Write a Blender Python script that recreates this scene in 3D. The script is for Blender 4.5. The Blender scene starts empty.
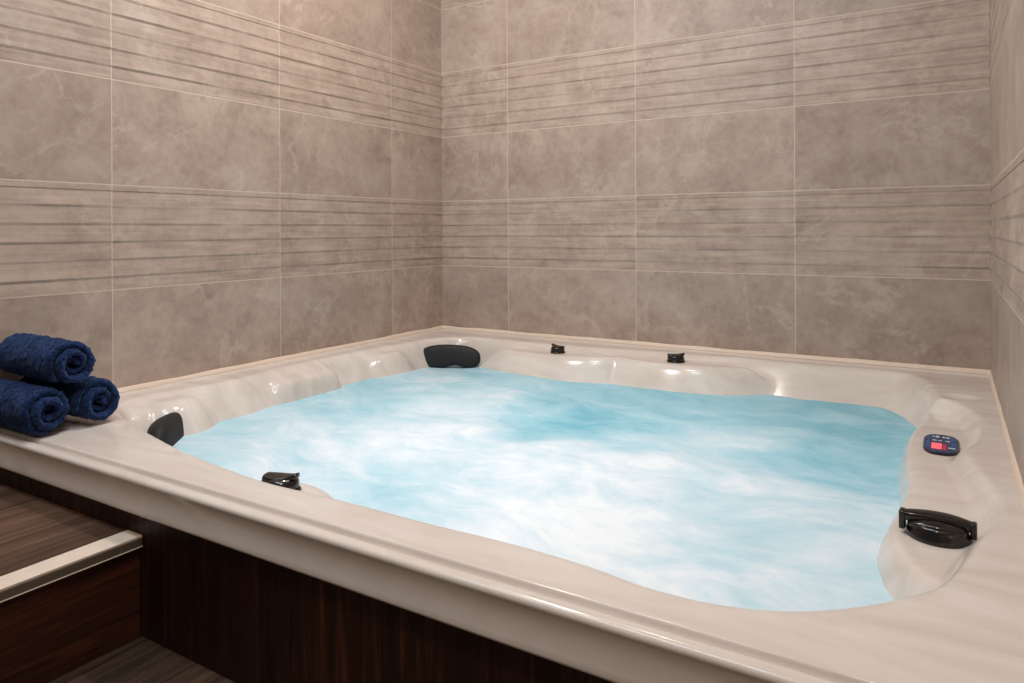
import bpy, bmesh, math, random
import numpy as np
from mathutils import Vector, Matrix

PI = math.pi
sc = bpy.context.scene
C = sc.collection
random.seed(7)
rng = np.random.default_rng(7)

# ------------------------------------------------------------------ measures
RIM = 0.30            # top of the tub rim above the floor
W = 2.1432            # room width between the side walls
G0 = RIM + 0.295      # height of the grout line under the ribbed tile row
FRONT = -1.926        # front face of the tub
YF = -3.2             # how far the side walls run towards the viewer
HT = 2.4

# ------------------------------------------------------------------ camera
cam_d = bpy.data.cameras.new('camera')
cam = bpy.data.objects.new('camera', cam_d)
C.objects.link(cam)
yaw, roll = 0.54826, -0.00493
right0 = Vector((math.cos(yaw), math.sin(yaw), 0))
fwd = Vector((-math.sin(yaw), math.cos(yaw), 0))
up0 = Vector((0, 0, 1))
rt = right0 * math.cos(roll) + up0 * math.sin(roll)
up = -right0 * math.sin(roll) + up0 * math.cos(roll)
M4 = Matrix(((rt.x, up.x, -fwd.x, 2.03408), (rt.y, up.y, -fwd.y, -2.7007),
             (rt.z, up.z, -fwd.z, RIM + 0.295 + 0.16672), (0, 0, 0, 1)))
cam.matrix_world = M4
cam_d.sensor_width = 36
cam_d.lens = 716.5 / 1024 * 36
cam_d.shift_y = -112.1 / 1024
cam_d.clip_start = 0.02
sc.camera = cam

# ------------------------------------------------------------------ light
sc.view_settings.view_transform = 'Standard'
sc.view_settings.look = 'None'
sc.view_settings.gamma = 1
sc.view_settings.use_curve_mapping = False
sc.view_settings.exposure = -0.07
wd = bpy.data.worlds.new('world')
sc.world = wd
wd.use_nodes = True
wd.node_tree.nodes['Background'].inputs[0].default_value = (1.0, 0.88, 0.76, 1)
wd.node_tree.nodes['Background'].inputs[1].default_value = 0.13


def area(name, loc, size, power, col, target=None, spread=PI):
    d = bpy.data.lights.new(name, 'AREA')
    d.shape = 'DISK' if not isinstance(size, tuple) else 'RECTANGLE'
    if isinstance(size, tuple):
        d.size, d.size_y = size
    else:
        d.size = size
    d.energy = power
    d.color = col
    d.spread = spread
    o = bpy.data.objects.new(name, d)
    C.objects.link(o)
    o.location = loc
    if target is not None:
        o.rotation_euler = (Vector(target) - Vector(loc)).to_track_quat('-Z', 'Y').to_euler()
    return o


WARM = (1.0, 0.87, 0.76)
COOL = (0.76, 0.89, 1.0)
area('downlight_lamp', (0.60, -1.10, 2.36), 0.10, 17, WARM)
area('downlight_lamp', (1.0, -0.70, 2.36), 0.10, 4, WARM)
area('downlight_lamp', (1.85, -2.65, 2.36), 0.10, 14, (1.0, 0.81, 0.63))
area('cool_fill_panel', (0.90, -2.05, 2.30), (1.4, 0.4), 23, COOL, (1.1, -0.5, 0.3))  # added cool fill under the ceiling, no window; lifts the inner tub slopes
d = bpy.data.lights.new('pool_fill_spot', 'SPOT')  # added spot that brightens the water, standing in for underwater light
d.energy = 30
d.color = (0.86, 0.95, 1.0)
d.spot_size = math.radians(52)
d.spot_blend = 1.0
d.shadow_soft_size = 0.08
o = bpy.data.objects.new('pool_fill_spot', d)
C.objects.link(o)
o.location = (1.15, -1.05, 2.32)


# ------------------------------------------------------------------ helpers
def link(o, parent=None):
    C.objects.link(o)
    if parent is not None:
        o.parent = parent
    return o


def tag(o, label=None, cat=None, group=None, kind=None):
    if label: o['label'] = label
    if cat: o['category'] = cat
    if group: o['group'] = group
    if kind: o['kind'] = kind
    return o


def empty(name, loc, rz=0.0):
    o = bpy.data.objects.new(name, None)
    o.empty_display_size = 0.05
    o.location = loc
    o.rotation_euler = (0, 0, rz)
    return link(o)


def mesh_obj(name, verts, faces, mat, parent=None, smooth=True, loc=(0, 0, 0)):
    me = bpy.data.meshes.new(name)
    me.from_pydata([tuple(map(float, v)) for v in verts], [], [tuple(map(int, f)) for f in faces])
    me.update()
    if smooth:
        me.polygons.foreach_set('use_smooth', [True] * len(me.polygons))
    if mat is not None:
        me.materials.append(mat)
    o = bpy.data.objects.new(name, me)
    o.location = loc
    return link(o, parent)


def bm_obj(name, bm, mat, parent=None, smooth=False, loc=(0, 0, 0), recalc=True):
    if recalc:
        bmesh.ops.recalc_face_normals(bm, faces=bm.faces[:])
    me = bpy.data.meshes.new(name)
    bm.to_mesh(me)
    bm.free()
    if smooth:
        me.polygons.foreach_set('use_smooth', [True] * len(me.polygons))
    me.materials.append(mat)
    o = bpy.data.objects.new(name, me)
    o.location = loc
    return link(o, parent)


def add_box(bm, x0, x1, y0, y1, z0, z1, bevel=0.0, seg=2):
    r = bmesh.ops.create_cube(bm, size=1)
    vs = r['verts']
    for v in vs:
        v.co = Vector(((x0 + x1) / 2 + v.co.x * (x1 - x0), (y0 + y1) / 2 + v.co.y * (y1 - y0), (z0 + z1) / 2 + v.co.z * (z1 - z0)))
    if bevel > 0:
        es = list({e for v in vs for e in v.link_edges})
        bmesh.ops.bevel(bm, geom=es, offset=bevel, segments=seg, affect='EDGES', profile=0.5)


def grid_faces(nu, nv, wrap=False):
    f = []
    for j in range(nv - 1):
        for i in range(nu - (0 if wrap else 1)):
            a = j * nu + i
            b = j * nu + (i + 1) % nu
            f.append((a, b, b + nu, a + nu))
    return f


def lathe(name, prof, mat, parent, n=40, sx=1.0, sy=1.0, loc=(0, 0, 0)):
    vs, nr = [], len(prof)
    for r, z in prof:
        for k in range(n):
            a = 2 * PI * k / n
            vs.append((r * sx * math.cos(a), r * sy * math.sin(a), z))
    fs = grid_faces(n, nr, True)
    fs.append(tuple(range((nr - 1) * n, nr * n)))
    fs.append(tuple(reversed(range(n))))
    return mesh_obj(name, vs, fs, mat, parent, True, loc)


def vnoise(x, y, seed=0):
    """smooth value noise, numpy arrays in, -1..1 out"""
    r = np.random.default_rng(seed).random((64, 64)) * 2 - 1
    xi, yi = np.floor(x).astype(int), np.floor(y).astype(int)
    fx, fy = x - xi, y - yi
    fx, fy = fx * fx * (3 - 2 * fx), fy * fy * (3 - 2 * fy)
    g = lambda a, b: r[a % 64, b % 64]
    return (g(xi, yi) * (1 - fx) + g(xi + 1, yi) * fx) * (1 - fy) + (g(xi, yi + 1) * (1 - fx) + g(xi + 1, yi + 1) * fx) * fy


def fbm(x, y, seed=0, oct=4):
    s, a, t = 0, 1, 0
    for k in range(oct):
        s = s + a * vnoise(x * 2 ** k + 7.3 * k, y * 2 ** k - 3.1 * k, seed + k)
        t += a
        a *= 0.5
    return s / t


# ------------------------------------------------------------------ materials
def new_mat(name):
    m = bpy.data.materials.new(name)
    m.use_nodes = True
    nt = m.node_tree
    b = nt.nodes['Principled BSDF']
    return m, nt, b


class NB:
    """tiny node-building helper"""
    def __init__(s, nt): s.nt = nt
    def n(s, t, **kw):
        nd = s.nt.nodes.new(t)
        for k, v in kw.items():
            setattr(nd, k, v)
        return nd
    def put(s, sock, v):
        if isinstance(v, bpy.types.NodeSocket): s.nt.links.new(v, sock)
        else: sock.default_value = v
    def m(s, op, a, b=0.0, c=0.0, clamp=False):
        nd = s.n('ShaderNodeMath', operation=op, use_clamp=clamp)
        for i, v in enumerate((a, b, c)):
            s.put(nd.inputs[i], v)
        return nd.outputs[0]
    def ramp(s, fac, stops):
        nd = s.n('ShaderNodeValToRGB')
        el = nd.color_ramp.elements
        while len(el) < len(stops): el.new(0.5)
        for e, (p, c) in zip(el, stops):
            e.position = p
            e.color = (*c, 1) if len(c) == 3 else c
        s.put(nd.inputs[0], fac)
        return nd.outputs[0]
    def mix(s, fac, a, b, mode='MIX'):
        nd = s.n('ShaderNodeMix', data_type='RGBA', blend_type=mode)
        s.put(nd.inputs[0], fac)
        s.put(nd.inputs[6], a if isinstance(a, bpy.types.NodeSocket) else (*a, 1))
        s.put(nd.inputs[7], b if isinstance(b, bpy.types.NodeSocket) else (*b, 1))
        return nd.outputs[2]
    def noise(s, vec, scale, detail=4, rough=0.5, dist=0.0):
        nd = s.n('ShaderNodeTexNoise')
        s.put(nd.inputs['Vector'], vec)
        nd.inputs['Scale'].default_value = scale
        nd.inputs['Detail'].default_value = detail
        nd.inputs['Roughness'].default_value = rough
        nd.inputs['Distortion'].default_value = dist
        return nd.outputs[0]
    def mapping(s, vec, loc=(0, 0, 0), rot=(0, 0, 0), scale=(1, 1, 1)):
        nd = s.n('ShaderNodeMapping')
        s.put(nd.inputs[0], vec)
        s.put(nd.inputs[1], loc)
        nd.inputs[2].default_value = rot
        nd.inputs[3].default_value = scale
        return nd.outputs[0]


def srgb(r, g, b):
    f = lambda c: (c / 255 / 12.92) if c / 255 <= 0.04045 else ((c / 255 + 0.055) / 1.055) ** 2.4
    return (f(r), f(g), f(b))


def tile_material(name, off):
    m, nt, b = new_mat(name)
    q = NB(nt)
    tc = q.n('ShaderNodeTexCoord').outputs['Object']
    sp = q.n('ShaderNodeSeparateXYZ')
    q.put(sp.inputs[0], tc)
    u = q.m('DIVIDE', q.m('SUBTRACT', sp.outputs[0], off), 0.6)
    v = q.m('DIVIDE', q.m('SUBTRACT', sp.outputs[2], G0), 0.3)
    iu, iv = q.m('FLOOR', u), q.m('FLOOR', v)
    fu, fv = q.m('FRACT', u), q.m('FRACT', v)
    # a piece of stone of its own for each tile
    cb = q.n('ShaderNodeCombineXYZ')
    q.put(cb.inputs[0], iu); q.put(cb.inputs[1], iv); q.put(cb.inputs[2], off)
    wn = q.n('ShaderNodeTexWhiteNoise', noise_dimensions='3D')
    q.put(wn.inputs[0], cb.outputs[0])
    sc_ = q.n('ShaderNodeVectorMath', operation='SCALE')
    q.put(sc_.inputs[0], wn.outputs['Color']); sc_.inputs[3].default_value = 23.0
    ad = q.n('ShaderNodeVectorMath', operation='ADD')
    q.put(ad.inputs[0], tc); q.put(ad.inputs[1], sc_.outputs[0])
    P = ad.outputs[0]
    cloud = q.noise(P, 6.0, 10, 0.70, 0.2)
    fine = q.noise(P, 38, 6, 0.68, 0.2)
    veins = q.noise(P, 3.8, 9, 0.62, 0.45)
    vmask = q.m('MULTIPLY', q.m('SUBTRACT', q.noise(P, 5.0, 3, 0.5, 0.0), 0.42, clamp=True), 5.0, clamp=True)
    streak = q.noise(q.mapping(P, scale=(5.0, 5.0, 70.0)), 1.0, 6, 0.65, 0.3)
    ribbed = q.m('SUBTRACT', 1.0, q.m('ABSOLUTE', q.m('MODULO', iv, 2.0)), clamp=True)
    vein = q.m('SUBTRACT', 1.0, q.m('MULTIPLY', q.m('ABSOLUTE', q.m('SUBTRACT', veins, 0.5)), 34.0), clamp=True)
    base = q.ramp(cloud, [(0.33, srgb(148, 129, 118)), (0.50, srgb(167, 148, 137)), (0.67, srgb(182, 165, 154))])
    base = q.mix(q.m('MULTIPLY', q.m('SUBTRACT', fine, 0.38, clamp=True), 1.2), base, srgb(190, 176, 161))
    base = q.mix(q.m('MULTIPLY', q.m('MULTIPLY', vein, vmask), 0.34), base, srgb(206, 193, 178))
    base = q.mix(q.m('MULTIPLY', q.m('MULTIPLY', q.m('SUBTRACT', streak, 0.46, clamp=True), 3.0, clamp=True), q.m('MULTIPLY', ribbed, 0.55)), base, srgb(208, 189, 170))
    base = q.mix(q.m('MULTIPLY', q.m('MULTIPLY', q.m('SUBTRACT', 0.46, streak, clamp=True), 3.0, clamp=True), q.m('MULTIPLY', ribbed, 0.45)), base, srgb(138, 118, 103))
    tint = q.m('MULTIPLY_ADD', wn.outputs['Value'], 0.10, 0.95)
    tn = q.n('ShaderNodeCombineColor')
    for i in range(3): q.put(tn.inputs[i], tint)
    base = q.mix(1.0, base, tn.outputs[0], 'MULTIPLY')
    # grout
    eu = q.m('MULTIPLY', q.m('MINIMUM', fu, q.m('SUBTRACT', 1.0, fu)), 0.6)
    ev = q.m('MULTIPLY', q.m('MINIMUM', fv, q.m('SUBTRACT', 1.0, fv)), 0.3)
    e = q.m('MINIMUM', eu, ev)
    grout = q.m('SUBTRACT', 1.0, q.m('DIVIDE', q.m('SUBTRACT', e, 0.0010), 0.0010, clamp=True), clamp=True)
    col = q.mix(q.m('MULTIPLY', grout, 0.8), base, srgb(212, 196, 180))
    q.put(b.inputs['Base Color'], col)
    q.put(b.inputs['Roughness'], q.m('MULTIPLY_ADD', grout, 0.35, 0.42))
    b.inputs['Specular IOR Level'].default_value = 0.35
    bp = q.n('ShaderNodeBump')
    bp.inputs['Strength'].default_value = 0.25
    bp.inputs['Distance'].default_value = 0.002
    q.put(bp.inputs['Height'], q.m('SUBTRACT', fine, grout))
    q.put(b.inputs['Normal'], bp.outputs[0])
    return m


def acrylic_material():
    m, nt, b = new_mat('marbled_acrylic')
    q = NB(nt)
    tc = q.n('ShaderNodeTexCoord').outputs['Object']
    mp = q.mapping(tc, rot=(0.3, 0.2, 0.75), scale=(1.6, 7.0, 5.0))
    w = q.noise(mp, 1.3, 5, 0.55, 1.6)
    w2 = q.noise(q.mapping(tc, rot=(0.2, 0.5, 0.35), scale=(3, 11, 8)), 1.0, 4, 0.6, 1.0)
    col = q.ramp(w, [(0.30, srgb(207, 197, 189)), (0.5, srgb(217, 208, 201)), (0.7, srgb(225, 218, 212))])
    col = q.mix(q.m('MULTIPLY', q.m('SUBTRACT', w2, 0.5, clamp=True), 1.3), col, srgb(198, 183, 172))
    q.put(b.inputs['Base Color'], col)
    b.inputs['Roughness'].default_value = 0.16
    b.inputs['Specular IOR Level'].default_value = 0.42
    return m


def plain(name, col, rough=0.5, metal=0.0, spec=0.5, bump=None, var=0.0, scale=40):
    m, nt, b = new_mat(name)
    q = NB(nt)
    tc = q.n('ShaderNodeTexCoord').outputs['Object']
    nz = q.noise(tc, scale, 4, 0.6)
    lo = tuple(c * (1 - var) for c in col)
    hi = tuple(min(1, c * (1 + var)) for c in col)
    q.put(b.inputs['Base Color'], q.ramp(nz, [(0.3, lo), (0.7, hi)]))
    b.inputs['Roughness'].default_value = rough
    b.inputs['Metallic'].default_value = metal
    b.inputs['Specular IOR Level'].default_value = spec
    if bump:
        bp = q.n('ShaderNodeBump')
        bp.inputs['Strength'].default_value = bump
        bp.inputs['Distance'].default_value = 0.002
        q.put(bp.inputs['Height'], nz)
        q.put(b.inputs['Normal'], bp.outputs[0])
    return m


def wood_material(name, axis, plank, dark, mid, light, rough=0.45, plank_axis=0):
    """axis: grain direction (0 x, 1 y, 2 z); plank: plank width along plank_axis"""
    m, nt, b = new_mat(name)
    q = NB(nt)
    tc = q.n('ShaderNodeTexCoord').outputs['Object']
    sp = q.n('ShaderNodeSeparateXYZ')
    q.put(sp.inputs[0], tc)
    pu = q.m('DIVIDE', sp.outputs[plank_axis], plank)
    ip, fp = q.m('FLOOR', pu), q.m('FRACT', pu)
    wn = q.n('ShaderNodeTexWhiteNoise', noise_dimensions='1D')
    q.put(wn.inputs['W'], ip)
    s_ = q.n('ShaderNodeVectorMath', operation='SCALE')
    q.put(s_.inputs[0], wn.outputs['Color']); s_.inputs[3].default_value = 11.0
    ad = q.n('ShaderNodeVectorMath', operation='ADD')
    q.put(ad.inputs[0], tc); q.put(ad.inputs[1], s_.outputs[0])
    st = [38.0, 38.0, 38.0]
    st[axis] = 2.2
    g = q.noise(q.mapping(ad.outputs[0], scale=tuple(st)), 1.0, 6, 0.65, 1.2)
    st2 = [160.0, 160.0, 160.0]
    st2[axis] = 6
    g2 = q.noise(q.mapping(ad.outputs[0], scale=tuple(st2)), 1.0, 3, 0.6, 0.3)
    col = q.ramp(g, [(0.32, dark), (0.55, mid), (0.78, light)])
    col = q.mix(q.m('MULTIPLY', q.m('SUBTRACT', g2, 0.45, clamp=True), 2.0), col, dark)
    tint = q.m('MULTIPLY_ADD', wn.outputs['Value'], 0.5, 0.75)
    tn = q.n('ShaderNodeCombineColor')
    for i in range(3): q.put(tn.inputs[i], tint)
    col = q.mix(1.0, col, tn.outputs[0], 'MULTIPLY')
    gap = q.m('LESS_THAN', q.m('MULTIPLY', q.m('MINIMUM', fp, q.m('SUBTRACT', 1.0, fp)), plank), 0.0012)
    col = q.mix(gap, col, tuple(c * 0.25 for c in dark))
    q.put(b.inputs['Base Color'], col)
    b.inputs['Roughness'].default_value = rough
    b.inputs['Specular IOR Level'].default_value = 0.35
    bp = q.n('ShaderNodeBump')
    bp.inputs['Strength'].default_value = 0.3
    bp.inputs['Distance'].default_value = 0.0015
    q.put(bp.inputs['Height'], q.m('ADD', g, g2))
    q.put(b.inputs['Normal'], bp.outputs[0])
    return m


def water_material():
    m, nt, b = new_mat('aerated_water')
    q = NB(nt)
    at = q.n('ShaderNodeAttribute', attribute_name='foam').outputs['Fac']
    tc = q.n('ShaderNodeTexCoord').outputs['Object']
    warp = q.n('ShaderNodeVectorMath', operation='ADD')
    nz = q.n('ShaderNodeTexNoise')
    q.put(nz.inputs['Vector'], tc)
    nz.inputs['Scale'].default_value = 2.2
    nz.inputs['Detail'].default_value = 2
    s_ = q.n('ShaderNodeVectorMath', operation='SCALE')
    q.put(s_.inputs[0], nz.outputs['Color']); s_.inputs[3].default_value = 0.35
    q.put(warp.inputs[0], tc); q.put(warp.inputs[1], s_.outputs[0])
    st = q.noise(q.mapping(warp.outputs[0], rot=(0, 0, 0.9), scale=(3.6, 6.0, 3.0)), 1.5, 10, 0.66, 0.5)
    st2 = q.noise(q.mapping(warp.outputs[0], rot=(0, 0, -0.4), scale=(9.0, 15.0, 3.0)), 1.6, 7, 0.66, 0.6)
    k = q.m('ADD', at, q.m('MULTIPLY', q.m('SUBTRACT', st, 0.5), 1.25))
    k = q.m('ADD', k, q.m('MULTIPLY', q.m('SUBTRACT', st2, 0.5), 0.5), clamp=True)
    col = q.ramp(k, [(0.0, srgb(122, 194, 216)), (0.3, srgb(160, 212, 230)), (0.6, srgb(196, 226, 240)), (0.85, srgb(222, 237, 248)), (1.0, srgb(235, 244, 251))])
    q.put(b.inputs['Base Color'], col)
    q.put(b.inputs['Roughness'], q.m('MULTIPLY_ADD', k, 0.35, 0.30))
    b.inputs['Specular IOR Level'].default_value = 0.3
    b.inputs['IOR'].default_value = 1.33
    bp = q.n('ShaderNodeBump')
    bp.inputs['Strength'].default_value = 0.25
    bp.inputs['Distance'].default_value = 0.01
    q.put(bp.inputs['Height'], q.m('ADD', st, q.m('MULTIPLY', st2, 0.5)))
    q.put(b.inputs['Normal'], bp.outputs[0])
    return m


def terry_material():
    m, nt, b = new_mat('navy_terry')
    q = NB(nt)
    tc = q.n('ShaderNodeTexCoord').outputs['Object']
    a = q.noise(tc, 190, 3, 0.7)
    c = q.noise(tc, 30, 3, 0.6)
    k = q.m('ADD', q.m('MULTIPLY', a, 0.8), q.m('MULTIPLY', c, 0.3))
    q.put(b.inputs['Base Color'], q.ramp(k, [(0.38, srgb(6, 14, 36)), (0.55, srgb(20, 38, 78)), (0.72, srgb(50, 78, 124))]))
    b.inputs['Roughness'].default_value = 0.95
    b.inputs['Specular IOR Level'].default_value = 0.1
    b.inputs['Sheen Weight'].default_value = 0.25
    b.inputs['Sheen Tint'].default_value = (0.35, 0.5, 0.9, 1)
    bp = q.n('ShaderNodeBump')
    bp.inputs['Strength'].default_value = 0.9
    bp.inputs['Distance'].default_value = 0.003
    q.put(bp.inputs['Height'], a)
    q.put(b.inputs['Normal'], bp.outputs[0])
    return m


M_ACR = acrylic_material()
M_BLACK = plain('glossy_black_plastic', srgb(26, 22, 21), 0.16, 0, 0.5)
M_FOAMRUB = plain('matte_black_foam', srgb(34, 34, 35), 0.62, 0, 0.35, bump=0.15, var=0.1, scale=220)
M_CAULK = plain('beige_sealant', srgb(224, 206, 190), 0.5, 0, 0.4, var=0.04, scale=25)
M_NOSE = plain('pale_stair_profile', srgb(228, 214, 200), 0.4, 0.0, 0.5, var=0.05, scale=60)
M_NOSE_SIDE = plain('brushed_profile_face', srgb(150, 138, 124), 0.35, 0.6, 0.5, var=0.05, scale=60)
M_SKIRT = wood_material('dark_wood_panel', 2, 0.19, srgb(24, 12, 9), srgb(56, 30, 20), srgb(98, 60, 40), 0.5, 0)
M_TREAD = wood_material('brown_wood_tread', 1, 0.18, srgb(62, 46, 38), srgb(104, 80, 65), srgb(138, 112, 93), 0.42, 0)
M_RISER = wood_material('brown_wood_riser', 1, 0.30, srgb(38, 19, 13), srgb(76, 42, 28), srgb(112, 68, 46), 0.5, 2)
M_FLOOR = wood_material('brown_wood_floor', 1, 0.18, srgb(48, 36, 29), srgb(88, 68, 54), srgb(118, 96, 78), 0.45, 0)
M_CEIL = plain('white_ceiling_paint', (0.75, 0.73, 0.70), 0.8, var=0.02)
M_PANEL = plain('dark_blue_overlay', srgb(24, 48, 92), 0.25, var=0.15, scale=60)
M_MARK = plain('white_print', srgb(205, 214, 228), 0.4)
M_PINK = plain('pink_print', srgb(205, 40, 90), 0.4)
M_BLUEKEY = plain('blue_key', srgb(30, 82, 140), 0.35)
m, nt, b = new_mat('lit_display')
b.inputs['Base Color'].default_value = (*srgb(200, 60, 70), 1)
b.inputs['Emission Color'].default_value = (*srgb(255, 110, 115), 1)
b.inputs['Emission Strength'].default_value = 0.75
M_LCD = m
M_DIGIT = plain('display_digits', srgb(255, 225, 215), 0.5)


# ------------------------------------------------------------------ the room
def rib(z):
    """relief of the tiles at height z: ribbed rows carry six slanting ribs"""
    k = math.floor((z - G0) / 0.3)
    if k not in (0, 2): return 0.0
    f = (z - G0) - 0.3 * k          # from the row's lower grout
    d = 0.3 - f                     # from its upper grout
    if d < 0.017 or d > 0.293: return 0.0
    t = ((d - 0.017) % 0.05) / 0.05
    return 0.0030 * (t / 0.86 if t < 0.86 else (1 - t) / 0.14) - 0.0016


def wall(name, length, loc, rz, off):
    zs = {0.0, HT}
    for k in range(-2, 7): zs.add(G0 + 0.3 * k)
    for k in (0, 2):
        top = G0 + 0.3 * k + 0.3
        zs.update((top - 0.0169, top - 0.2935, top - 0.017))
        for j in range(6):
            for t in (0.0005, 0.03, 0.43, 0.8, 0.86, 0.93, 0.999):
                d = 0.017 + 0.05 * j + 0.05 * t
                if d < 0.293: zs.add(top - d)
    zs = sorted(z for z in zs if 0 <= z <= HT)
    xs_ = np.linspace(0, length, int(length / 0.02) + 1)
    n = len(zs) + 2
    vs = []
    for x in xs_:
        t = math.floor((x - off) / 0.6)
        for z in zs:
            r_ = rib(z)
            if r_ > -0.0019 and r_ != 0.0:
                j = math.floor((z - G0) / 0.05)
                k = 0.75 + 0.5 * float(vnoise(np.array([x * 7.0 + 5.1 * t]), np.array([j * 3.7 + t * 1.3]), 41)[0]) + 0.25 * float(vnoise(np.array([x * 30.0]), np.array([j * 2.9 + 0.5]), 43)[0])
                r_ = -0.0016 + (r_ + 0.0016) * k
            vs.append((x, r_, z))
        vs += [(x, -0.1, HT), (x, -0.1, 0)]
    m_ = len(xs_)
    fs = []
    for a in range(m_ - 1):
        fs += [(a * n + i, a * n + (i + 1) % n, (a + 1) * n + (i + 1) % n, (a + 1) * n + i) for i in range(n)]
    fs += [tuple(reversed(range(n))), tuple(range((m_ - 1) * n, m_ * n))]
    bm = bmesh.new()
    bv = [bm.verts.new(v) for v in vs]
    for f in fs: bm.faces.new([bv[i] for i in f])
    o = bm_obj(name, bm, tile_material(name + '_tiles', off), None, False, loc)
    o.rotation_euler = (0, 0, rz)
    return tag(o, kind='structure')


wall('wall_left', -YF, (0, 0, 0), -PI / 2, 0.3531)
wall('wall_back', W, (W, 0, 0), PI, 0.5788)
wall('wall_right', -YF, (W, YF, 0), PI / 2, 0.552)
bm = bmesh.new()
add_box(bm, 0, W, YF, 0, -0.08, 0)
tag(bm_obj('floor', bm, M_FLOOR), kind='structure')
bm = bmesh.new()
add_box(bm, 0, W, YF, 0, HT, HT + 0.08)
tag(bm_obj('ceiling', bm, M_CEIL), kind='structure')


def sealant(name, pts, size=1.0):
    """a wavy bead of sealant along the joint of wall and tub rim"""
    (x0, y0), (x1, y1), (nx, ny) = pts
    L = math.hypot(x1 - x0, y1 - y0)
    n = int(L / 0.012)
    prof = [(0.0, 0.0120), (0.0022, 0.0117), (0.0045, 0.0098), (0.0066, 0.0066), (0.0090, 0.0026), (0.0102, 0.0003)]
    vs = []
    for i in range(n + 1):
        t = i / n
        x, y = x0 + (x1 - x0) * t, y0 + (y1 - y0) * t
        k = size + 0.16 * float(vnoise(np.array([L * t * 9.0 + x0 * 3]), np.array([y0 * 5.0 + 2]), 11)[0])
        for (d, h) in prof:
            vs.append((x + nx * (d * k + 0.0004), y + ny * (d * k + 0.0004), RIM + h * k + 0.0003))
    o = mesh_obj(name, vs, grid_faces(len(prof), n + 1), M_CAULK)
    return tag(o, kind='structure')


sealant('trim_1', ((0, 0), (0, -1.90), (1, 0)))
sealant('trim_2', ((0, 0), (W, 0), (0, -1)))
sealant('trim_3', ((W, 0), (W, -1.90), (-1, 0)), 0.72)


# ------------------------------------------------------------------ tub shell
def catmull(P, n=10):
    P = np.array(P, float)
    N = len(P)
    out = []
    for i in range(N):
        p0, p1, p2, p3 = P[i - 1], P[i], P[(i + 1) % N], P[(i + 2) % N]
        for t in np.arange(n) / n:
            out.append(0.5 * ((2 * p1) + (-p0 + p2) * t + (2 * p0 - 5 * p1 + 4 * p2 - p3) * t * t + (-p0 + 3 * p1 - 3 * p2 + p3) * t ** 3))
    return np.array(out)


def sdist(X, Y, poly):
    """signed distance to a closed polygon, positive inside"""
    d2 = np.full(X.shape, 1e9)
    ins = np.zeros(X.shape, bool)
    n = len(poly)
    for i in range(n):
        (ax, ay), (bx, by) = poly[i], poly[(i + 1) % n]
        ex, ey = bx - ax, by - ay
        t = np.clip(((X - ax) * ex + (Y - ay) * ey) / (ex * ex + ey * ey + 1e-12), 0, 1)
        d2 = np.minimum(d2, (X - ax - t * ex) ** 2 + (Y - ay - t * ey) ** 2)
        c = ((ay > Y) != (by > Y)) & (X < ex * (Y - ay) / (ey if abs(ey) > 1e-12 else 1e-12) + ax)
        ins ^= c
    return np.where(ins, 1, -1) * np.sqrt(d2)


BASIN = catmull([
    (0.634, -1.773), (0.818, -1.80), (0.96, -1.812), (1.142, -1.805), (1.32, -1.805), (1.478, -1.80), (1.597, -1.805), (1.70, -1.820),
    (1.79, -1.815), (1.868, -1.786), (1.936, -1.732), (1.985, -1.675), (2.02, -1.625), (2.045, -1.55), (2.074, -1.42), (2.098, -1.34),
    (2.103, -1.27), (2.094, -1.19), (2.072, -1.06), (2.056, -0.947), (2.079, -0.861), (2.094, -0.77), (2.097, -0.69), (2.084, -0.595),
    (2.050, -0.49), (2.010, -0.444), (1.998, -0.37), (1.985, -0.27), (1.955, -0.17), (1.90, -0.105), (1.79, -0.09), (1.60, -0.105), (1.40, -0.10),
    (1.20, -0.11), (1.0, -0.13), (0.80, -0.15), (0.53, -0.165), (0.36, -0.16), (0.24, -0.19), (0.165, -0.27), (0.14, -0.38), (0.135, -0.47), (0.115, -0.56), (0.105, -0.84),
    (0.105, -1.02), (0.13, -1.15), (0.14, -1.30), (0.125, -1.40), (0.11, -1.50), (0.135, -1.60), (0.22, -1.665), (0.34, -1.705), (0.48, -1.74)], 12)
LEDGE = catmull([(2.0, -0.40), (1.980, -0.547), (1.959, -0.709), (1.957, -0.831), (1.962, -0.95), (1.970, -1.088), (1.963, -1.214), (1.951, -1.349),
                 (1.957, -1.414), (1.978, -1.482), (2.018, -1.545), (2.06, -1.60), (2.16, -1.55), (2.16, -0.4)], 12)


def falloff(d, m, r):
    """0 outside, then a fillet of radius r into a slope m"""
    d = np.maximum(d, 0)
    return np.where(d < 2 * r, m * d * d / (4 * r), m * (d - r))


def smax(a, b, k):
    h = np.clip(0.5 + 0.5 * (a - b) / k, 0, 1)
    return b * (1 - h) + a * h + k * h * (1 - h)


def ell(X, Y, cx, cy, a, b, rot=0.0):
    c, s = math.cos(rot), math.sin(rot)
    x, y = (X - cx) * c + (Y - cy) * s, -(X - cx) * s + (Y - cy) * c
    q = np.sqrt((x / a) ** 2 + (y / b) ** 2)
    return (q - 1) * min(a, b)      # rough distance outside the ellipse


def smooth01(t):
    t = np.clip(t, 0, 1)
    return t * t * (3 - 2 * t)


def lens(X, Y, cx, cy, hl, hw, zl, rot=0.0):
    """an eye-shaped flat ledge for a knob"""
    c, s = math.cos(rot), math.sin(rot)
    x, y = (X - cx) * c + (Y - cy) * s, -(X - cx) * s + (Y - cy) * c
    w = hw * np.clip(1 - (x / hl) ** 2, 0, 1) ** 0.9
    d = np.abs(y) - w + np.maximum(np.abs(x) - hl, 0) * 0.6
    return zl - falloff(d, 1.3, 0.012)


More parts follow.
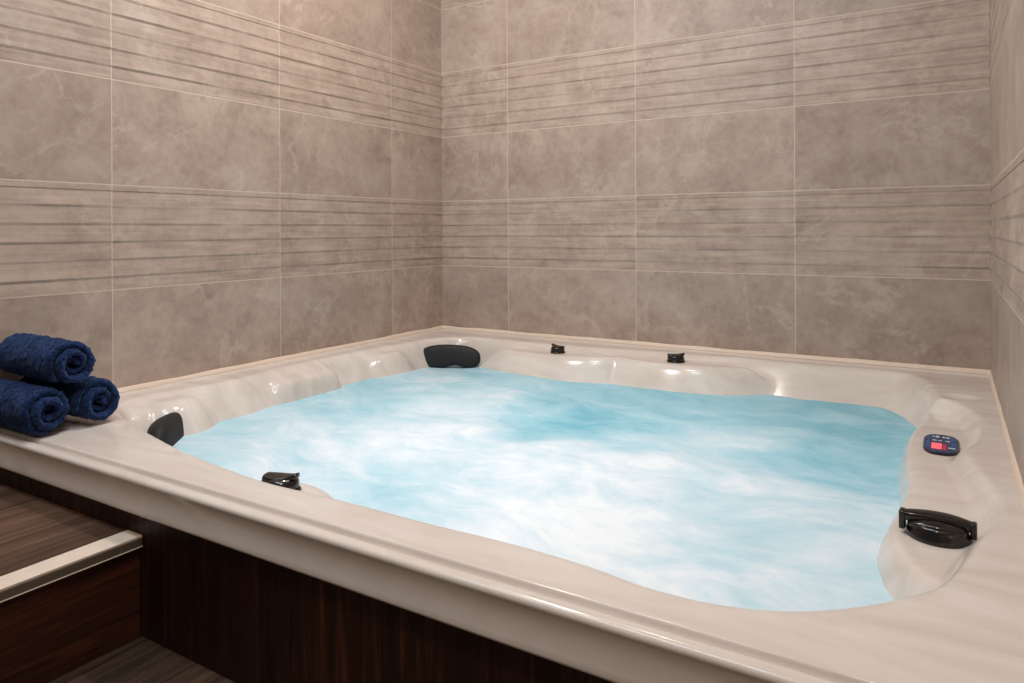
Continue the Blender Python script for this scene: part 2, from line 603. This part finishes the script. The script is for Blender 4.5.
def shell_z(X, Y):
    d = sdist(X, Y, BASIN)
    far = smooth01((Y + 0.75) / 0.5)                  # gentle back wall, steep front
    left = smooth01((0.55 - X) / 0.35) * smooth01((Y + 1.75) / 0.3)
    right = smooth01((X - 1.85) / 0.12)
    m_ = 2.6 - 1.6 * np.maximum(far * (1 - 0.6 * right), 0.75 * left)
    m_ = m_ + 2.4 * np.exp(-((X - 0.28) ** 2 + (Y + 0.22) ** 2) / 0.17 ** 2) + 1.6 * np.exp(-((X - 0.19) ** 2 + (Y + 1.60) ** 2) / 0.10 ** 2)
    m_ = m_ + 1.5 * right * (1 - far)
    z = -falloff(d, m_, 0.010)
    z = np.maximum(z, -0.62)
    # control ledge on the right
    z = smax(z, -0.035 - falloff(-sdist(X, Y, LEDGE), 4.0, 0.010), 0.004)
    # knob ledges along the back and one at the front
    z = smax(z, lens(X, Y, 0.74, -0.235, 0.24, 0.055, -0.017, 0.10), 0.006)
    z = smax(z, lens(X, Y, 1.19, -0.190, 0.25, 0.055, -0.017, 0.03), 0.006)
    z = smax(z, lens(X, Y, 0.94, -1.765, 0.13, 0.060, -0.040), 0.006)
    # sloping spout block on the left wall
    t = np.clip((X - 0.10) / 0.10, 0, 1)
    db = np.maximum(np.maximum(np.abs(Y + 1.0) - 0.135, X - 0.198), 0.0)
    z = smax(z, -0.002 - 0.036 * t - falloff(db, 9.0, 0.002), 0.002)
    # cushion-like lobes beside the near left headrest
    q = ell(X, Y, 0.140, -1.475, 0.085, 0.085, -0.1)
    z = smax(z, -0.010 - falloff(q + 0.035, 1.7, 0.030), 0.008)
    q = ell(X, Y, 0.130, -1.585, 0.055, 0.055)
    z = smax(z, -0.016 - falloff(q + 0.03, 1.6, 0.025), 0.006)
    # corner buttress beside the far left headrest
    q = ell(X, Y, 0.140, -0.56, 0.06, 0.10)
    z = smax(z, -0.016 - falloff(q + 0.03, 2.0, 0.02), 0.010)
    # shallow round dish in the back right corner and soft seat moulding at the front
    q = ell(X, Y, 2.058, -0.400, 0.046, 0.040)
    z = z - 0.007 * smooth01(-q / 0.018)
    q = np.abs(ell(X, Y, 0.50, -1.735, 0.16, 0.055, -0.2))
    z = z - 0.004 * smooth01(1 - q / 0.012) * (d < 0.02)
    return z


tub = empty('hot_tub', (0, 0, 0))
tag(tub, 'built-in square hot tub with marbled cream rim, black knobs and headrests', 'hot tub')
STEP = 0.0065
xs = np.linspace(0.0012, W - 0.0012, int(W / STEP))
ys = np.linspace(-0.0012, -1.880, int(1.88 / STEP))
X, Y = np.meshgrid(xs, ys)
Z = shell_z(X, Y)
for _ in range(3):                                  # ease the moulded edges
    for ax in (0, 1):
        Zp = np.pad(Z, [(1, 1) if a == ax else (0, 0) for a in (0, 1)], mode='edge')
        Z = (0.25 * Zp[:-2] + 0.5 * Zp[1:-1] + 0.25 * Zp[2:]) if ax == 0 else (0.25 * Zp[:, :-2] + 0.5 * Zp[:, 1:-1] + 0.25 * Zp[:, 2:])
Z = Z + RIM
verts = np.stack([X, Y, Z], -1).reshape(-1, 3).tolist()
# front edge: flat, groove, rounded bead, apron face and its return
edge = [(-1.8855, 0), (-1.8878, -0.0002), (-1.8896, -0.0012), (-1.8910, -0.0045), (-1.8925, -0.0088), (-1.8945, -0.0110), (-1.8970, -0.0108), (-1.8990, -0.0084), (-1.9008, -0.0056), (-1.9030, -0.0036),
        (-1.9060, -0.0026), (-1.9100, -0.0023), (-1.9145, -0.0027), (-1.9185, -0.0036), (-1.9215, -0.0052), (-1.9235, -0.0076), (-1.9242, -0.0102), (-1.9239, -0.0124), (-1.9232, -0.0146),
        (-1.9226, -0.0180), (-1.9222, -0.0240), (-1.9226, -0.032), (-1.9244, -0.044), (-1.9270, -0.056), (-1.9290, -0.0635), (-1.9288, -0.0664), (-1.9265, -0.0678), (-1.9220, -0.0674), (-1.9180, -0.063), (-1.9170, -0.040)]
for (y, z) in edge:
    verts += [(x, y, RIM + z) for x in xs]
shell = mesh_obj('shell', verts, [tuple(reversed(f)) for f in grid_faces(len(xs), len(ys) + len(edge))], M_ACR, tub)


# knobs
def sweep(path, secs):
    """path: list of (pos, side, up); secs: list of closed 2D sections of equal length"""
    vs, n = [], len(secs[0])
    for (p, s_, u_), sec in zip(path, secs):
        for (a, b_) in sec:
            vs.append(Vector(p) + Vector(s_) * a + Vector(u_) * b_)
    fs = grid_faces(n, len(path), True)
    fs.append(tuple(range((len(path) - 1) * n, len(path) * n)))
    fs.append(tuple(reversed(range(n))))
    return vs, fs


def rsec(w, h, n=16, p=3.2):
    out = []
    for k in range(n):
        a = 2 * PI * k / n
        c, s = math.cos(a), math.sin(a)
        out.append((w / 2 * math.copysign(abs(c) ** (2 / p), c), h / 2 * math.copysign(abs(s) ** (2 / p), s)))
    return out


def diverter(loc, rz, r=0.042):
    """large diverter valve: round base, cap and a bowed lever with turned-down tips"""
    k = empty('diverter_knob', loc, rz)
    k.parent = tub
    tag(k, 'large black diverter knob with bowed lever handle')
    lathe('knob_base', [(r * 1.0, 0), (r * 1.04, 0.003), (r * 1.02, 0.008), (r * 0.95, 0.012), (r * 0.93, 0.018), (r * 0.9, 0.022), (r * 0.7, 0.026), (r * 0.3, 0.028)], M_BLACK, k, 48)
    path, secs = [], []
    N = 28
    for i in range(N + 1):
        t = i / N * 2 - 1
        x = t * r * 1.08
        y = 0.010 * math.sin(t * 1.5 + 0.6) - 0.006
        z = 0.0285 - 0.003 * t - 0.002 * t * t
        dy = 0.010 * 1.5 * math.cos(t * 1.5 + 0.6) / (r * 1.08)
        tx = Vector((1, dy, 0)).normalized()
        side = Vector((-tx.y, tx.x, 0))
        w = 0.030 - 0.012 * t * t
        h = 0.019 - 0.004 * t * t
        path.append(((x, y, z), side, (0, 0, 1)))
        secs.append(rsec(w, h))
    vs, fs = sweep(path, secs)
    mesh_obj('lever', vs, fs, M_BLACK, k)
    for s in (-1, 1):
        t = s
        y = 0.010 * math.sin(t * 1.5 + 0.6) - 0.006
        bm = bmesh.new()
        add_box(bm, s * r * 1.08 - 0.0045, s * r * 1.08 + 0.0045, y - 0.010, y + 0.010, 0.008, 0.0345 - 0.003 * t, 0.0025, 3)
        bm_obj('lever_tip', bm, M_BLACK, k, True)
    path, secs = [], []
    for i in range(13):
        t = i / 12 * 2 - 1
        path.append(((t * r * 0.9, -0.026 + 0.006 * t * t, 0.023 - 0.004 * t * t), (0, 1, 0.3), (0, -0.3, 1)))
        secs.append(rsec(0.020 - 0.012 * t * t, 0.013 - 0.007 * t * t))
    vs, fs = sweep(path, secs)
    mesh_obj('cap', vs, fs, M_BLACK, k)
    return k


def air_knob(loc, rz, label, r=0.030, hgt=1.0):
    """small air control: disc, domed cap and a raised finger tab"""
    k = empty('air_knob', loc, rz)
    k.parent = tub
    lathe('knob_base', [(r * 1.08, 0), (r * 1.1, 0.003), (r * 1.04, 0.006), (r * 0.96, 0.007)], M_BLACK, k, 36)
    lathe('cap', [(r * 0.98, 0.0065), (r * 0.99, 0.013 * hgt), (r * 0.96, 0.019 * hgt), (r * 0.85, 0.0235 * hgt), (r * 0.55, 0.0265 * hgt), (r * 0.2, 0.0275 * hgt)], M_BLACK, k, 36)
    path, secs = [], []
    for i in range(15):
        t = i / 14
        x = -r * 0.95 + t * r * 1.95
        z = (0.0205 + 0.0085 * t ** 2.6) * hgt
        path.append(((x, 0, z), (0, 1, 0), (0, 0, 1)))
        w = r * (0.5 + 0.9 * math.sin(PI * min(1, 0.15 + t * 0.9)) * (1 - 0.45 * t))
        secs.append(rsec(w, 0.017 * hgt * (1.1 - 0.6 * t)))
    vs, fs = sweep(path, secs)
    mesh_obj('finger_tab', vs, fs, M_BLACK, k)
    return k


def zat(x, y): return float(shell_z(np.array([[x]]), np.array([[y]]))[0, 0]) + RIM


diverter((2.016, -1.362, RIM - 0.0350), -0.08, 0.045)
air_knob((0.735, -0.238, zat(0.735, -0.238) - 0.001), PI - 0.3, '', 0.027)
air_knob((1.192, -0.195, zat(1.192, -0.195) - 0.001), 0.5, '', 0.030)
air_knob((0.935, -1.757, zat(0.935, -1.757) - 0.001), 0.35, '', 0.034, 1.15)


def headrest(loc, rz, tilt, wid=0.27, hei=0.105, th=0.042):
    """kidney-shaped foam headrest; local -y faces the bather"""
    NU, NV = 56, 14
    vs = []
    for j in range(NV + 1):
        f = j / NV                      # 0 rim at the back .. 1 middle of the face
        for i in range(NU):
            a = 2 * PI * i / NU
            c, s = math.cos(a), math.sin(a)
            p = 2.8
            x = wid / 2 * math.copysign(abs(c) ** (2 / p), c)
            z = hei / 2 * math.copysign(abs(s) ** (2 / p), s)
            if s < 0: z += 0.022 * math.exp(-((x - 0.02) / 0.045) ** 2)      # notch underneath
            if s > 0: z -= 0.005 * (abs(x) / (wid / 2)) ** 2
            if f < 0.5:
                q = f / 0.5
                sc_ = 0.94 + 0.06 * math.sin(q * PI / 2)
                y = -th * 0.55 * q
            else:
                q = (f - 0.5) / 0.5
                sc_ = math.cos(q * PI / 2) * 0.98 + 0.02
                sc_ = sc_ ** 0.55
                y = -th * (0.55 + 0.45 * math.sin(q * PI / 2))
            bow = 0.10 * (x * sc_) ** 2 / wid
            vs.append((x * sc_, y - bow, z * sc_))
    fs = grid_faces(NU, NV + 1, True)
    fs.append(tuple(range(NV * NU, (NV + 1) * NU)))
    fs.append(tuple(reversed(range(NU))))
    o = mesh_obj('headrest', vs, fs, M_FOAMRUB, tub, True, loc)
    o.rotation_euler = (tilt, 0, rz)
    return o


headrest((0.262, -0.290, RIM - 0.070), 0.38, -0.20, 0.262)
headrest((0.236, -1.558, RIM - 0.092), 2.25, -0.25, 0.235, 0.11, 0.05)

# control panel
cp = empty('control_panel', (2.016, -0.800, RIM - 0.0352), 0.0)
cp.parent = tub


def rounded_panel(w, l, h, n=48, p=4.0, bow=0.12):
    vs = []
    for (k, z) in ((1.0, 0), (1.0, h * 0.6), (0.96, h), (0.0, h)):
        for i in range(n):
            a = 2 * PI * i / n
            c, s = math.cos(a), math.sin(a)
            x = w / 2 * math.copysign(abs(c) ** (2 / p), c)
            y = l / 2 * math.copysign(abs(s) ** (2 / p), s) * (1 - bow * (2 * x / w) ** 2)
            vs.append((x * k, y * k, z))
    fs = grid_faces(n, 4, True)
    return vs, fs


vs, fs = rounded_panel(0.072, 0.172, 0.004)
mesh_obj('bezel', vs, fs, M_BLACK, cp, False)
vs, fs = rounded_panel(0.067, 0.160, 0.0056)
mesh_obj('overlay', vs, fs, M_PANEL, cp, False)


def slab(name, x0, x1, y0, y1, z, mat, parent, h=0.0012, bev=0.0008):
    bm = bmesh.new()
    add_box(bm, x0, x1, y0, y1, z, z + h, bev, 2)
    return bm_obj(name, bm, mat, parent)


lcd = slab('display', -0.019, 0.001, -0.054, -0.006, 0.0052, M_LCD, cp)
slab('display_bezel', 0.003, 0.010, -0.060, -0.010, 0.0052, M_PINK, cp)
for (x0, x1, y0, y1) in ((-0.018, -0.014, 0.048, 0.056), (-0.012, -0.004, 0.046, 0.058), (0.002, 0.007, 0.047, 0.057), (0.009, 0.016, 0.046, 0.056)):
    slab('printed_symbol', x0, x1, y0, y1, 0.0052, M_MARK, cp)
for (x0, x1) in ((-0.018, -0.009), (-0.006, 0.001), (0.008, 0.017)):
    slab('printed_line', x0, x1, 0.016, 0.022, 0.0052, M_MARK, cp)
slab('printed_line', 0.013, 0.027, -0.040, -0.033, 0.0052, M_MARK, cp)
for (y0, y1) in ((0.018, 0.052), (-0.024, 0.010)):
    slab('key', 0.019, 0.029, y0, y1, 0.0050, M_BLUEKEY, cp)
for (y0, y1) in ((0.018, 0.052), (-0.050, 0.010)):
    slab('key', -0.030, -0.022, y0, y1, 0.0050, M_BLUEKEY, cp)

# ------------------------------------------------------------------ water
FOAM = [  # x, y, amount of foam on the churning surface
    (1.144, -0.745, 0.03), (1.077, -0.992, 0.20), (1.344, -0.411, 0.22), (1.799, -0.546, 0.10), (1.877, -0.879, 0.20), (1.910, -0.361, 0.15), (1.538, -0.299, 0.25), (0.258, -0.876, 0.30), (0.221, -1.066, 0.35), (1.177, -0.509, 0.15), (1.392, -0.992, 0.50), (1.012, -1.466, 0.45), (1.003, -1.521, 0.40), (1.155, -1.578, 0.60), (0.314, -1.527, 0.50), (0.504, -1.561, 0.50), (1.660, -1.335, 0.50), (1.744, -1.387, 0.55), (0.666, -0.408, 0.35), (0.474, -0.390, 0.40), (0.954, -0.639, 0.22), (0.372, -0.448, 0.50), (1.300, -1.548, 1.00), (1.420, -1.530, 1.00), (1.561, -1.585, 0.95), (1.374, -1.252, 0.95), (1.453, -1.088, 1.00), (0.925, -1.059, 0.85), (0.795, -1.244, 0.85), (0.601, -1.409, 0.75), (0.650, -1.603, 0.75), (0.850, -1.485, 0.75), (0.786, -0.737, 0.70), (0.617, -0.835, 0.65), (0.589, -1.255, 0.70), (1.279, -1.308, 0.90), (1.563, -1.140, 0.60), (1.708, -1.125, 0.80), (1.871, -1.210, 0.75), (1.933, -1.364, 0.75), (1.836, -1.537, 0.70), (1.705, -1.615, 0.75), (1.859, -1.100, 0.60), (1.609, -0.765, 0.60), (1.564, -0.792, 0.65), (1.762, -0.820, 0.20), (1.546, -1.455, 0.95), (1.653, -1.441, 0.80), (1.112, -1.157, 0.80), (1.241, -1.081, 0.85), (0.961, -0.784, 0.45), (1.069, -1.273, 0.85), (1.158, -1.515, 0.85), (1.695, -0.355, 0.12), (1.614, -0.535, 0.30), (1.896, -0.090, 0.10), (1.822, -0.949, 0.25), (1.286, -0.788, 0.20), (1.140, -0.874, 0.10), (0.355, -1.334, 0.50), (0.536, -1.032, 0.50), (1.902, -1.498, 0.70), (0.397, -0.605, 0.55), (0.973, -0.369, 0.30), (1.366, -0.680, 0.35), (1.466, -0.622, 0.40), (0.903, -1.371, 0.80)
]
WZ = -0.092
xw = np.arange(0.03, 2.12, 0.009)
yw = np.arange(-1.86, -0.05, 0.009)
XW, YW = np.meshgrid(xw, yw)
wx = XW + 0.05 * fbm(XW * 3.1, YW * 3.1, 21, 3)
wy = YW + 0.05 * fbm(XW * 3.1 + 9, YW * 3.1 + 4, 25, 3)
num, den = np.zeros_like(XW), np.zeros_like(XW)
for (fx, fy, fv) in FOAM:
    w_ = 1.0 / (((wx - fx) ** 2 + (wy - fy) ** 2) + 0.003) ** 1.6
    num += w_ * fv
    den += w_
foam = num / den
ZW = WZ + 0.014 * (foam - 0.5) + 0.010 * fbm(XW * 4.2, YW * 4.2, 31, 4) * (0.4 + foam)
ZW = ZW - 0.016 * np.exp(-((XW - 0.27) ** 2 + (YW + 0.33) ** 2) / 0.15 ** 2)
ZS = shell_z(XW, YW)
keep = ZS < ZW + 0.012
idx = -np.ones(XW.shape, int)
vs, fo, fs = [], [], []
kq = keep[:-1, :-1] | keep[1:, :-1] | keep[:-1, 1:] | keep[1:, 1:]
use = np.zeros_like(keep)
use[:-1, :-1] |= kq; use[1:, :-1] |= kq; use[:-1, 1:] |= kq; use[1:, 1:] |= kq
for j, i in zip(*np.nonzero(use)):
    idx[j, i] = len(vs)
    vs.append((XW[j, i], YW[j, i], RIM + ZW[j, i]))
    fo.append(foam[j, i])
for j, i in zip(*np.nonzero(kq)):
    fs.append((idx[j, i], idx[j, i + 1], idx[j + 1, i + 1], idx[j + 1, i]))
water = mesh_obj('water', vs, fs, water_material())
at = water.data.attributes.new('foam', 'FLOAT', 'POINT')
at.data.foreach_set('value', np.array(fo, dtype=np.float32))
tag(water, 'churning turquoise water with white foam filling the hot tub', 'water', kind='stuff')

# ------------------------------------------------------------------ skirt and step
bm = bmesh.new()
add_box(bm, 0.001, W - 0.001, -1.915, -1.900, 0.0, RIM - 0.012, 0.001, 1)
sk = bm_obj('skirt_panel', bm, M_SKIRT)
tag(sk, 'dark brown wood panel with upright grain under the tub rim', 'panel')

st = empty('step', (0.37, -2.4, 0))
tag(st, 'dark wood step with pale edge strip in front of the tub at left', 'step')
TZ = RIM - 0.108
YS0, YS1 = -2.95, -1.9165


def part_box(name, x0, x1, y0, y1, z0, z1, mat, bev=0.001):
    bm = bmesh.new()
    add_box(bm, x0 - 0.37, x1 - 0.37, y0 + 2.4, y1 + 2.4, z0, z1, bev, 2)
    return bm_obj(name, bm, mat, st)


part_box('tread', 0.001, 0.692, YS0, YS1, TZ - 0.02, TZ - 0.002, M_TREAD)
part_box('riser', 0.715, 0.732, YS0, YS1, 0.0, TZ - 0.018, M_RISER)
part_box('side_board', 0.001, 0.714, YS0, YS0 + 0.018, 0.0, TZ - 0.021, M_RISER)
ns = part_box('nosing', 0.692, 0.740, YS0, YS1, TZ - 0.005, TZ, M_NOSE)
nf = part_box('nosing_face', 0.733, 0.7395, YS0, YS1, TZ - 0.020, TZ - 0.0052, M_NOSE_SIDE)
part_box('nosing_lip', 0.733, 0.7412, YS0, YS1, TZ - 0.0215, TZ - 0.0202, M_NOSE, 0.0003)


# ------------------------------------------------------------------ towels
M_TERRY = terry_material()


def towel(loc, rz, label, R=0.053, L=0.25, t=0.0150, seed=1, phase=0.0, squash=1.0):
    """a towel rolled up tightly: a thick spiral band along local x, its near end at x = 0"""
    r_ = np.random.default_rng(seed)
    n_turn = (R - t / 2 - 0.007) / (t * 1.05)
    NA = int(n_turn * 56)
    NL = 64
    th = np.linspace(0, 2 * PI * n_turn, NA)
    rad = 0.007 + t * 1.05 * th / (2 * PI)
    phase = phase - 2 * PI * n_turn
    wob = 1 + 0.05 * fbm(th * 0.55 + seed * 3.3, th * 0 + seed, seed, 2) * np.clip(rad / R * 1.6, 0, 1)
    # along the length; rounded at both ends
    ends = [0.0, 0.0018, 0.005, 0.0095]
    ls = ends + list(np.linspace(0.016, L - 0.016, NL)) + [L - e for e in reversed(ends)]
    thick = [0.30, 0.66, 0.88, 0.97] + [1.0] * NL + [0.97, 0.88, 0.66, 0.30]
    tele = 0.010 * np.sin(th * 0.5 + phase) + 0.004 * (1 - rad / R)      # turns slide a little at the ends
    vs = []
    NS = len(ls)
    for si, (l, k) in enumerate(zip(ls, thick)):
        tt = t * k * np.clip((th[-1] - th) / 0.55, 0.12, 1) ** 0.6
        edge_f = max(0.0, 1 - min(l, L - l) / 0.06)
        jit = 0.0017 * r_.standard_normal(NA)
        jit2 = 0.0014 * r_.standard_normal(NA)
        lum = 0.0022 * fbm(th * 1.3 + seed, np.full(NA, l * 38.0), seed + 50, 3)
        for sgn, jj in ((1, jit), (-1, jit2)):
            rr = rad * wob + sgn * tt / 2 + jj + (lum if sgn > 0 else 0)
            taper = np.ones(NA)
            a = th + phase
            x = -l + edge_f * tele * (1 if l < L / 2 else -1) * -1
            if sgn > 0:
                ring = np.stack([x, rr * np.cos(a) * taper, rr * np.sin(a) * taper * squash], 1)
                outer = ring
            else:
                ring = np.stack([x, rr * np.cos(a), rr * np.sin(a) * squash], 1)[::-1]
        # closed loop: outer forward, then inner backward
        vs += outer.tolist() + ring.tolist()
    n = 2 * NA
    fs = grid_faces(n, NS, True)
    for i in range(NA - 1):                              # the two spiral end faces
        a, b_ = i, i + 1
        c, d = n - 2 - i, n - 1 - i
        fs.append((a, d, c, b_))
        o_ = (NS - 1) * n
        fs.append((o_ + a, o_ + b_, o_ + c, o_ + d))
    o = mesh_obj('rolled_towel', vs, fs, M_TERRY, None, True, loc)
    o.rotation_euler = (0, 0, rz)
    bm = bmesh.new(); bm.from_mesh(o.data)
    bmesh.ops.recalc_face_normals(bm, faces=bm.faces[:])
    bm.to_mesh(o.data); bm.free()
    o.data.polygons.foreach_set('use_smooth', [True] * len(o.data.polygons))
    return tag(o, label, 'towel', 'rolled navy towels')


towel((0.308, -1.868, RIM + 0.0570), 0.02, 'navy towel roll at lower left of the pile of three', seed=3, phase=-1.5, L=0.29, R=0.056)
towel((0.300, -1.752, RIM + 0.0545), 0.05, 'navy towel roll at lower right of the pile, nearest the pool', seed=5, phase=-2.8, L=0.28, R=0.0565)
towel((0.300, -1.811, RIM + 0.1535), -0.02, 'navy towel roll lying on top of the other two', seed=9, phase=-2.3, L=0.282, R=0.0565)
